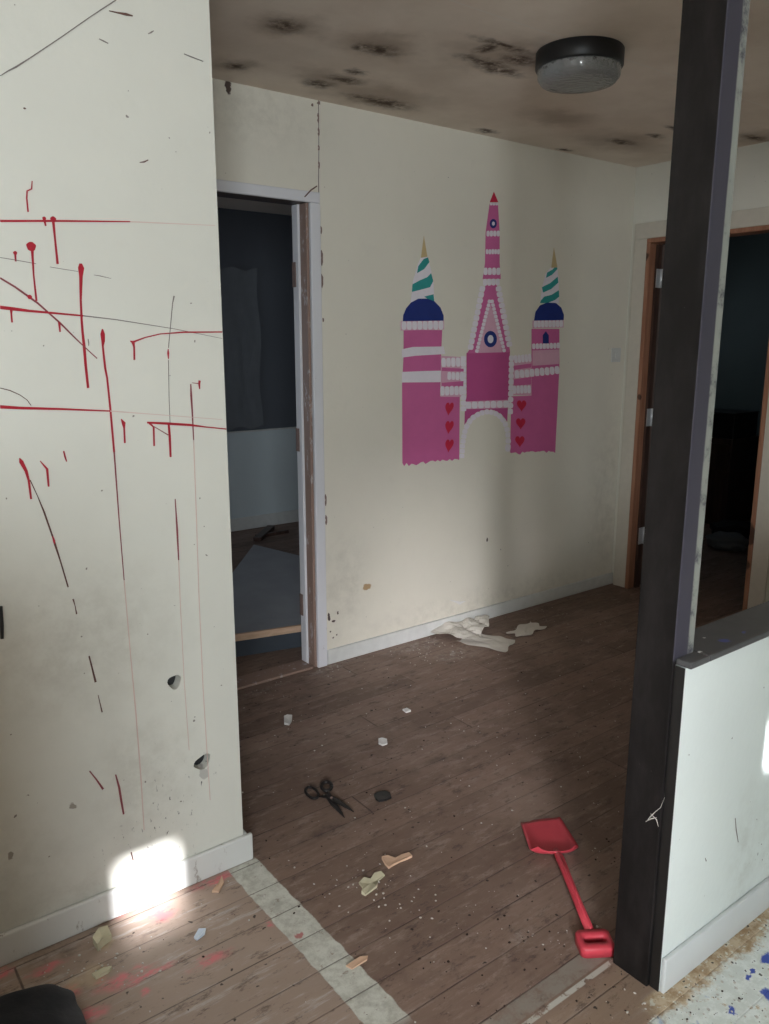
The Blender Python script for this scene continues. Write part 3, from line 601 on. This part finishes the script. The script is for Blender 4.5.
stones(352, 312, 410, 312, 26, 4)
# curtain walls either side, with hearts
MP('side_wing', [(207, 600), (290, 605), (282, 740), (207, 740)], 'pink_pale', 1)
MP('side_wing', [(454, 606), (516, 596), (516, 736), (452, 734)], 'pink_pale', 1)
MP('side_wing_band', [(210, 640), (285, 644), (284, 654), (210, 652)], 'pink', 2); MP('side_wing_band', [(210, 692), (284, 686), (283, 704), (210, 706)], 'pink', 2)
MP('side_wing_band', [(456, 634), (515, 626), (515, 640), (456, 648)], 'pink', 2); MP('side_wing_band', [(456, 680), (515, 672), (515, 698), (456, 702)], 'pink', 2)
stones(208, 623, 290, 620, 32, 5); stones(228, 668, 284, 670, 28, 4, layer=3); stones(204, 720, 284, 718, 32, 5); stones(456, 612, 516, 606, 28, 5, layer=3); stones(452, 716, 514, 714, 28, 5)
def heart(cx_, cy_, w_, h_, slant=0):
    q = []
    for k in range(24):
        t = 2*math.pi*k/24; x = 16*math.sin(t)**3/17; y = -(13*math.cos(t)-5*math.cos(2*t)-2*math.cos(3*t)-math.cos(4*t))/17
        q.append((cx_+x*w_/2 - y*slant, cy_+y*h_/2))
    MP('heart', q, 'mural_red', 3)
for i in range(3):
    heart(235, 778+i*63, 30, 54, 4); heart(482-i*3, 768+i*61, 34, 46, 0)

# ------------------------------------------------------------------ ceiling light
cl_ = thing('ceiling_light', 'round black rimmed ceiling light with a dusty clear diffuser', 'ceiling light', (2.28, 1.92, H-.0005))
obj('rim', lathe([(0, 0), (.14, 0), (.143, -.004), (.143, -.05), (.139, -.056), (.13, -.056), (.13, -.02), (0, -.02)], 64), 'black', cl_, True)
obj('diffuser', lathe([(0, -.022), (.129, -.022), (.136, -.057), (.134, -.082), (.122, -.096), (.095, -.1), (0, -.103), (0, -.1), (.094, -.097), (.12, -.093), (.131, -.081), (.132, -.06), (.126, -.026), (0, -.026)], 64), 'diffuser', cl_, True)
obj('lamp_tray', lathe([(0, -.0265), (.112, -.0265), (.108, -.046), (0, -.05)], 40), 'switch', cl_, True)
# light switch on the back wall
sw = thing('light_switch', 'small white light switch on the back wall left of the right doorway', 'light switch', (3.885, YB-.0002, 1.372))
obj('plate', box(-.04, .04, -.009, 0, -.04, .04), 'switch', sw, bevel=.003); obj('rocker', box(-.011, .011, -.014, -.0092, -.018, .018), 'switch', sw, bevel=.002)

# ------------------------------------------------------------------ toy shovel
G_, T_, J_ = fl(595, 941, .02), fl(541, 819, .012), fl(551.5, 853, .03)
ax = Vector((T_.x-G_.x, T_.y-G_.y, 0)).normalized(); ang = math.atan2(ax.y, ax.x)
BL = (T_-J_).length*1.07; HL = Vector((J_.x-G_.x, J_.y-G_.y)).length
sh = thing('toy_shovel', 'red plastic toy shovel lying on the floorboards by the black post', 'toy shovel', (G_.x+ax.x*HL, G_.y+ax.y*HL, 0), ang)
# blade: dished grid, x forward (away from handle)
b = bmesh.new(); NX, NY = 14, 12; top = []; bot = []
for i in range(NX+1):
    s = i/NX; rowt = []; rowb = []
    for jn in range(NY+1):
        t = jn/NY*2-1
        hwid = .074*(1-.13*s) * min(1, (.72+.28*min(1, s/.18)**.6))
        x = BL*s - .012*t*t*s + .02*(t*t)*(1-min(1, s/.25)) + .012*t*s
        y = -hwid*t
        z = .010 + .012*abs(t)**5*(1-.55*s) + .024*max(0, 1-s/.16)**1.5*(1-.3*t*t) - .009*s
        rowt.append(b.verts.new((x, y, z))); rowb.append(b.verts.new((x, y, z-.004)))
    top.append(rowt); bot.append(rowb)
for i in range(NX):
    for jn in range(NY):
        b.faces.new((top[i][jn], top[i+1][jn], top[i+1][jn+1], top[i][jn+1])); b.faces.new((bot[i][jn], bot[i][jn+1], bot[i+1][jn+1], bot[i+1][jn]))
for i in range(NX):
    for jn in (0, NY): b.faces.new((top[i][jn], bot[i][jn], bot[i+1][jn], top[i+1][jn]))
for jn in range(NY):
    for i in (0, NX): b.faces.new((top[i][jn], top[i][jn+1], bot[i][jn+1], bot[i][jn]))
obj('blade', b, 'red_plastic', sh, True)
b = tube(bmesh.new(), [(-HL+.036, 0, .015), (-.2, 0, .018), (-.1, 0, .022), (-.02, 0, .026), (.025, 0, .022)], [.0125, .0115, .0115, .013, .008], 10, .8)
obj('handle', b, 'red_plastic', sh, True)
b = tube(bmesh.new(), [(-HL+.034, 0, .0245), (-.1, 0, .0310), (-.02, 0, .0360)], .003, 6); obj('handle_rib', b, 'red_plastic', sh, True)
# grip: rounded rectangular loop with a slot
def rrect(w_, h_, r, n=5):
    q = []
    for (sx, sy, a0) in ((1, 1, 0), (-1, 1, 90), (-1, -1, 180), (1, -1, 270)):
        for k in range(n+1):
            a = math.radians(a0+90*k/n); q.append((sx*(w_/2-r)+r*math.cos(a), sy*(h_/2-r)+r*math.sin(a)))
    return q
b = bmesh.new(); O_ = rrect(.068, .086, .014); I_ = rrect(.020, .054, .008); rings = []
for (src, z) in ((I_, .002), (O_, .002), (O_, .022), ([(x*.93, y*.95) for x, y in O_], .027), ([(x*1.25, y*1.1) for x, y in I_], .027), (I_, .022)):
    rings.append([b.verts.new((x-HL, y, z)) for x, y in src])
rings.append(rings[0])
for r0, r1 in zip(rings, rings[1:]):
    n = len(r0)
    for k in range(n): b.faces.new((r0[k], r0[(k+1) % n], r1[(k+1) % n], r1[k]))
obj('grip', b, 'red_plastic', sh, True)

# ------------------------------------------------------------------ scissors
sc = thing('scissors', 'small blackened scissors lying open on the hall floor', 'scissors', (1.287, 1.963, 0))
def S2(x, y): return (x-1.287, y-1.963)
def blade(p0, p1, w_, z, nm):
    p0, p1 = Vector(p0), Vector(p1); t = (p1-p0).normalized(); n_ = Vector((-t.y, t.x)); L = (p1-p0).length
    q = [p0+n_*w_*.6, p0+t*L*.35+n_*w_, p0+t*L*.8+n_*w_*.55, p1, p0+t*L*.35-n_*w_*.9, p0-n_*w_*.6]
    return prism([tuple(v) for v in q], .003, 'Z', z)
P1, P2 = S2(1.262, 1.853), S2(1.300, 1.857)
h1 = obj('blade', blade((0, .03), P1, .011, .004, ''), 'scissor', sc); h2 = obj('blade', blade((0, .03), P2, .011, .0075, ''), 'scissor', sc)
def ringm(c, rx, ry, rot, r, z):
    b = bmesh.new(); pts = [(c[0]+rx*math.cos(a)*math.cos(rot)-ry*math.sin(a)*math.sin(rot), c[1]+rx*math.cos(a)*math.sin(rot)+ry*math.sin(a)*math.cos(rot), z) for a in [2*math.pi*k/28 for k in range(29)]]
    return tube(b, pts, r, 8)
def loop_px(u, v, a_, b_, rot, r_, z):
    pts = []
    for k in range(29):
        t = 2*math.pi*k/28; x, y = a_*math.cos(t), b_*math.sin(t); p = fl(u+x*math.cos(rot)-y*math.sin(rot), v+x*math.sin(rot)+y*math.cos(rot)); pts.append((*S2(p.x, p.y), z))
    return tube(bmesh.new(), pts, r_, 8)
g1 = obj('finger_loop', loop_px(312, 794.5, 7.2, 4.6, .62, .0045, .0065), 'scissor', sc, True)
g2 = obj('finger_loop', loop_px(326.6, 788.6, 5, 4.4, 0, .006, .0085), 'scissor', sc, True)
obj('shank', tube(bmesh.new(), [(*S2(1.265, 2.0), .0065), (-.005, .02, .007), (.004, -.02, .006)], [.004, .0065, .004], 8, .6), 'scissor', sc, True)
obj('shank', tube(bmesh.new(), [(*S2(1.306, 2.02), .0065), (.008, .03, .009), (-.003, -.015, .009)], [.004, .0065, .004], 8, .6), 'scissor', sc, True)
obj('pivot_screw', lathe([(0, .015), (.004, .0148), (.005, .010), (0, .010)], 14), 'old_metal', sc, True)

# ------------------------------------------------------------------ papers and scraps
def crumple(pts, z0, amp, seed, thick=.0012, n=16):
    """a sheet over a quad of floor points, puckered"""
    random.seed(seed); ph = [random.uniform(0, 6.3) for _ in range(8)]
    a, b_, c_, d = [Vector((p[0], p[1], 0)) for p in pts]; b = bmesh.new(); T = []; B = []
    for i in range(n+1):
        r1 = []; r2 = []
        for jn in range(n+1):
            s, t = i/n, jn/n; p = (a*(1-s)+b_*s)*(1-t) + (d*(1-s)+c_*s)*t
            e = 1+.05*math.sin(9*s+ph[6])*1; k = (Vector((s-.5, t-.5)).length)
            wv_ = min(.012, .05*(b_-a).length); p = p + Vector((wv_*math.sin(11*t+ph[0]), wv_*math.sin(10*s+ph[1]), 0))
            z = abs(math.sin(7*s+3*t+ph[2]))*.5 + abs(math.sin(5*t-6*s+ph[3]))*.4 + .2*abs(math.sin(14*s+9*t+ph[4]))
            zz = z0+amp*z*(1-.6*k)
            r1.append(b.verts.new((p.x, p.y, zz+thick))); r2.append(b.verts.new((p.x, p.y, zz)))
        T.append(r1); B.append(r2)
    for i in range(n):
        for jn in range(n): b.faces.new((T[i][jn], T[i+1][jn], T[i+1][jn+1], T[i][jn+1])); b.faces.new((B[i][jn], B[i][jn+1], B[i+1][jn+1], B[i+1][jn]))
    for i in range(n):
        for jn in (0, n): b.faces.new((T[i][jn], B[i][jn], B[i+1][jn], T[i+1][jn])); b.faces.new((T[jn][i], T[jn][i+1], B[jn][i+1], B[jn][i]))
    return b
def Q(*pts): return [fl(*p)[:2] for p in pts]
tag(obj('paper_sheet', crumple(Q((455, 642), (476, 634), (516, 641), (505, 653)), .001, .008, 3), 'paper', smooth=False), 'flat torn white paper sticking out from under the crumpled one', 'paper')
tag(obj('crumpled_paper', crumple(Q((430, 637), (463, 618), (490, 624), (478, 646)), .012, .045, 5), 'paper', smooth=False), 'crumpled white paper heap on the floor against the back wall', 'paper')
tag(obj('paper_sheet', crumple(Q((507, 634), (530, 622), (545, 628), (523, 638)), .001, .010, 9), 'paper'), 'separate small sheet of white paper, farthest right on the hall floor', 'paper')
def scrap(name, poly, mat, label, cat, h=.006, curl=.006, seed=1):
    random.seed(seed); b = bmesh.new(); q = [fl(*p) for p in poly]; c = sum(q, Vector())/len(q)
    vt = [b.verts.new((p.x, p.y, .002+random.random()*curl+h)) for p in q]; vb = [b.verts.new((p.x, p.y, .0005+random.random()*.0005)) for p in q]
    ct = b.verts.new((c.x, c.y, h*.8+.002)); cb = b.verts.new((c.x, c.y, .0005)); n = len(q)
    for i in range(n):
        k = (i+1) % n; b.faces.new((vt[i], vt[k], ct)); b.faces.new((vb[k], vb[i], cb)); b.faces.new((vt[i], vb[i], vb[k], vt[k]))
    return tag(obj(name, b, mat), label, cat)
def C6(*L): return [(260+u/3.845, 680+v/3.846) for u, v in L]
scrap('torn_card', C6((468, 690), (490, 684), (520, 688), (545, 675), (572, 672), (585, 684), (560, 695), (540, 702), (515, 715), (495, 728), (480, 712)), 'paper_tan', 'torn tan piece of card on the floor below the scissors', 'scrap', .002, .006, 2)
scrap('torn_card', C6((380, 785), (400, 768), (425, 772), (440, 752), (465, 745), (480, 755), (455, 775), (450, 800), (425, 818), (405, 832), (390, 825), (395, 805)), 'paper_cream', 'ragged cream scrap beside the tan piece of card', 'scrap', .002, .008, 3)
scrap('black_tile', C6((438, 447), (450, 438), (480, 432), (500, 440), (505, 456), (485, 466), (458, 471), (445, 463)), 'black', 'small square black tile on the floor right of the scissors', 'tile', .005, .001, 4)
scrap('plaster_chip', C6((92, 145), (105, 140), (124, 142), (122, 160), (112, 176), (93, 172)), 'plaster', 'white plaster chip lying nearest the left doorway', 'plaster chip', .004, .004, 5)
scrap('plaster_chip', C6((455, 232), (470, 229), (488, 233), (490, 248), (472, 255), (456, 248)), 'plaster', 'white rounded plaster chip in the middle of the hall floor', 'plaster chip', .004, .003, 6)
scrap('plaster_chip', C6((548, 118), (565, 112), (580, 122), (562, 128)), 'plaster', 'flat grey-white chip between the papers and the black tile', 'plaster chip', .004, .003, 7)
scrap('paint_flake', [(194, 939), (199, 932), (206, 930), (205, 935), (197, 941)], 'bluewhite', 'pale blue-white curled flake on the floor by the left wall', 'flake', .003, .006, 8)
scrap('wood_splinter', [(346, 967), (360, 958), (368, 957), (367, 961), (352, 970)], 'paper_tan', 'thin tan splinter lying across the end of the pale floor strip', 'splinter', .002, .002, 9)
scrap('cream_crumb', [(93, 944), (99, 934), (108, 932), (112, 940), (104, 946), (98, 952)], 'paper_cream', 'yellowish crumpled crumb nearest the bright spot on the left wall', 'scrap', .012, .01, 10)
scrap('wood_splinter', [(92, 976), (104, 970), (112, 969), (108, 974), (96, 980)], 'paper_cream', 'pale splinter among the pink paint at lower left', 'splinter', .004, .003, 11)
scrap('plaster_chip', [(212, 893), (218, 886), (222, 878), (224, 884), (219, 893)], 'paper_tan', 'narrow tan sliver below the end of the left skirting', 'splinter', .004, .003, 12)
# grit scattered over the boards
random.seed(21); b = bmesh.new()
def near_shovel(x, y):
    if x < .5 and y < 1.85: return True
    p = Vector((x, y, 0))-sh.location; a_ = p.dot(ax); return -HL-.06 < a_ < BL+.03 and abs(p.x*ax.y-p.y*ax.x) < .09
def crumb(b, x, y, r):
    m_ = Matrix.Translation((x, y, r*.45)) @ Matrix.Rotation(random.random()*6, 4, 'Z') @ Matrix.Diagonal((1, random.uniform(.5, 1), .5, 1))
    bmesh.ops.create_icosphere(b, subdivisions=1, radius=r, matrix=m_)
for _ in range(620):
    x, y = random.uniform(.25, 3.4), random.uniform(.75, 2.88)
    if (y > YL-.03 and x < 1.0) or (x > 1.4 and .8 < y < 1.0) or near_shovel(x, y): continue
    crumb(b, x, y, random.choice((.0013, .0016, .002, .0025, .0035)))
for (u, v, s, k) in [(355, 885, 18, 26), (430, 650, 22, 60), (268, 688, 14, 22), (330, 668, 12, 16), (100, 965, 30, 40), (400, 900, 30, 24), (690, 1000, 40, 60), (575, 940, 25, 16), (60, 900, 30, 10)]:
    for _ in range(k):
        p = fl(u+random.gauss(0, s), v+random.gauss(0, s*.4))
        if p.y > YB-.03 or (p.y > YL-.03 and p.x < 1.0) or (p.x > 1.4 and .83 < p.y < 1.0): continue
        crumb(b, p.x, p.y, random.choice((.0015, .002, .003, .004)))
nf = len(b.faces)
for _ in range(330):
    x, y = random.uniform(.25, 3.2), random.uniform(.72, 2.85)
    if random.random() < .5: x, y = random.uniform(1.0, 2.0), random.uniform(.72, 1.3)
    if (y > YL-.03 and x < 1.0) or (x > 1.4 and .8 < y < 1.0) or near_shovel(x, y): continue
    crumb(b, x, y, random.choice((.0015, .002, .003, .004)))
b.faces.ensure_lookup_table()
for f in b.faces[nf:]: f.material_index = 1
g = obj('floor_grit', b, 'grit'); g.data.materials.append(MAT['dirt']); g['kind'] = 'stuff'; g['label'] = 'pale grit and dark crumbs scattered over the floorboards'; g['category'] = 'grit'

# black bag at the lower left corner
bg = bmesh.new(); bmesh.ops.create_icosphere(bg, subdivisions=5, radius=1)
for v in bg.verts:
    x, y, z = v.co; n_ = 1+.07*math.sin(3*x+2*z)*math.cos(3*y+2*x)+.035*math.sin(6*x+5*y+1)+.012*math.sin(13*y+9*z)
    v.co = Vector((x*.20*n_, y*.15*n_, max(0, .03+z*.055*n_)))
o = obj('black_bag', bg, 'black_cloth', None, True); o.location = (.185, 1.555, 0); o.rotation_euler = (0, 0, .35)
tag(o, 'crumpled black fabric bag on the floor in the lower left corner', 'bag')

# ------------------------------------------------------------------ things in the back rooms
fb = thing('broken_board', 'grey broken board lying over a dark base inside the left doorway', 'board', (1.9, 3.6, 0))
poly = [(1.25, 3.30), (2.2, 3.03), (2.62, 3.75), (2.464, 4.654), (1.9, 4.0)]
poly = [(1.25, 3.295), (2.3, 3.04+.0), (2.66, 3.75), (2.464, 4.654), (1.95, 4.02)]
obj('panel', prism([(x-1.9, y-3.6) for x, y in poly], .02, 'Z', .105), 'board_grey', fb, bevel=.002)
t = Vector((1.05, -.255)).normalized(); L = math.hypot(1.05, .255)
fe = obj('front_batten', box(0, L, -.018, -.0005, .095, .128, mtx=Matrix.Translation((1.25-1.9, 3.295-3.6, 0)) @ Matrix.Rotation(math.atan2(t.y, t.x), 4, 'Z')), 'pine_pale', fb, bevel=.002); fe['label'] = 'bare pine front edge'
obj('base', prism([(1.3-1.9, 3.31-3.6), (2.28-1.9, 3.08-3.6), (2.55-1.9, 3.7-3.6), (2.4-1.9, 4.4-3.6), (1.98-1.9, 3.95-3.6)], .1045, 'Z', 0), 'dark_blue', fb)
o = obj('hanging_sheet', crumple([(0, 0), (.32, 0), (.32, 1.17), (0, 1.17)], 0, .007, 13, .002, 20), 'sheet')
o.rotation_euler = (math.radians(90), 0, 0); o.location = (2.72, 5.538, .80)
tag(o, 'pale grey sheet hanging on the far wall seen through left doorway', 'sheet')
for (x, y, a, s, lb) in [(1.85, 4.2, .3, .12, 'nearest'), (2.9, 5.3, .8, .2, 'farthest')]:
    b = box(-s, s, -.03, .03, 0, .03, mtx=Matrix.Rotation(a, 4, 'Z')); bx(b, -s*.5, s*.9, -.06, -.035, 0, .025)
    q = obj('timber_offcut', b, 'dark_wood', None, bevel=.003); q.location = (x, y, 0); tag(q, 'dark timber offcut on the far room floor, %s the left doorway' % lb, 'offcut')
# store room: dark box on a dark cabinet and littered bags
cbn = thing('low_cabinet', 'low dark cabinet standing in the gloom beyond the right doorway', 'cabinet', (6.15, 3.4, 0))
obj('carcass', box(-.22, .22, -.1, .7, .04, .70), 'dark_wood', cbn, bevel=.005); obj('plinth', box(-.2, .2, -.08, .67, 0, .0395), 'dark_wood', cbn); obj('drawer', box(-.237, -.2205, -.08, .67, .45, .66), 'dark_wood', cbn, bevel=.004)
bxx = thing('black_box', 'black box on the low cabinet beyond the right doorway', 'box', (6.1, 3.47, .7005))
obj('casing', box(-.15, .2, -.16, .3, 0, .19), 'black', bxx, bevel=.006); obj('lid', box(-.155, .205, -.165, .305, .1905, .2), 'black', bxx, bevel=.003)
random.seed(5)
for i, (x, y, s) in enumerate([(5.6, 2.72, .16), (5.35, 2.95, .13), (5.7, 3.1, .15)]):
    g_ = bmesh.new(); bmesh.ops.create_icosphere(g_, subdivisions=4, radius=1)
    for v in g_.verts:
        X_, Y_, Z_ = v.co; n_ = 1+.14*math.sin(6*X_+4*Z_+i)*math.cos(5*Y_+i)+.06*math.sin(15*X_+9*Y_)
        v.co = Vector((X_*s*n_, Y_*s*1.1*n_, max(0, s*.3+Z_*s*.5*n_)))
    q = obj('rubbish_bag', g_, ['black_cloth', 'sheet', 'black_cloth'][i], None, True); q.location = (x, y, 0)
    tag(q, ['dark rubbish bag nearest the pine jamb of the right doorway', 'grey rubbish bag behind the black post in the store room', 'dark rubbish bag in front of the low cabinet'][i], 'bag')
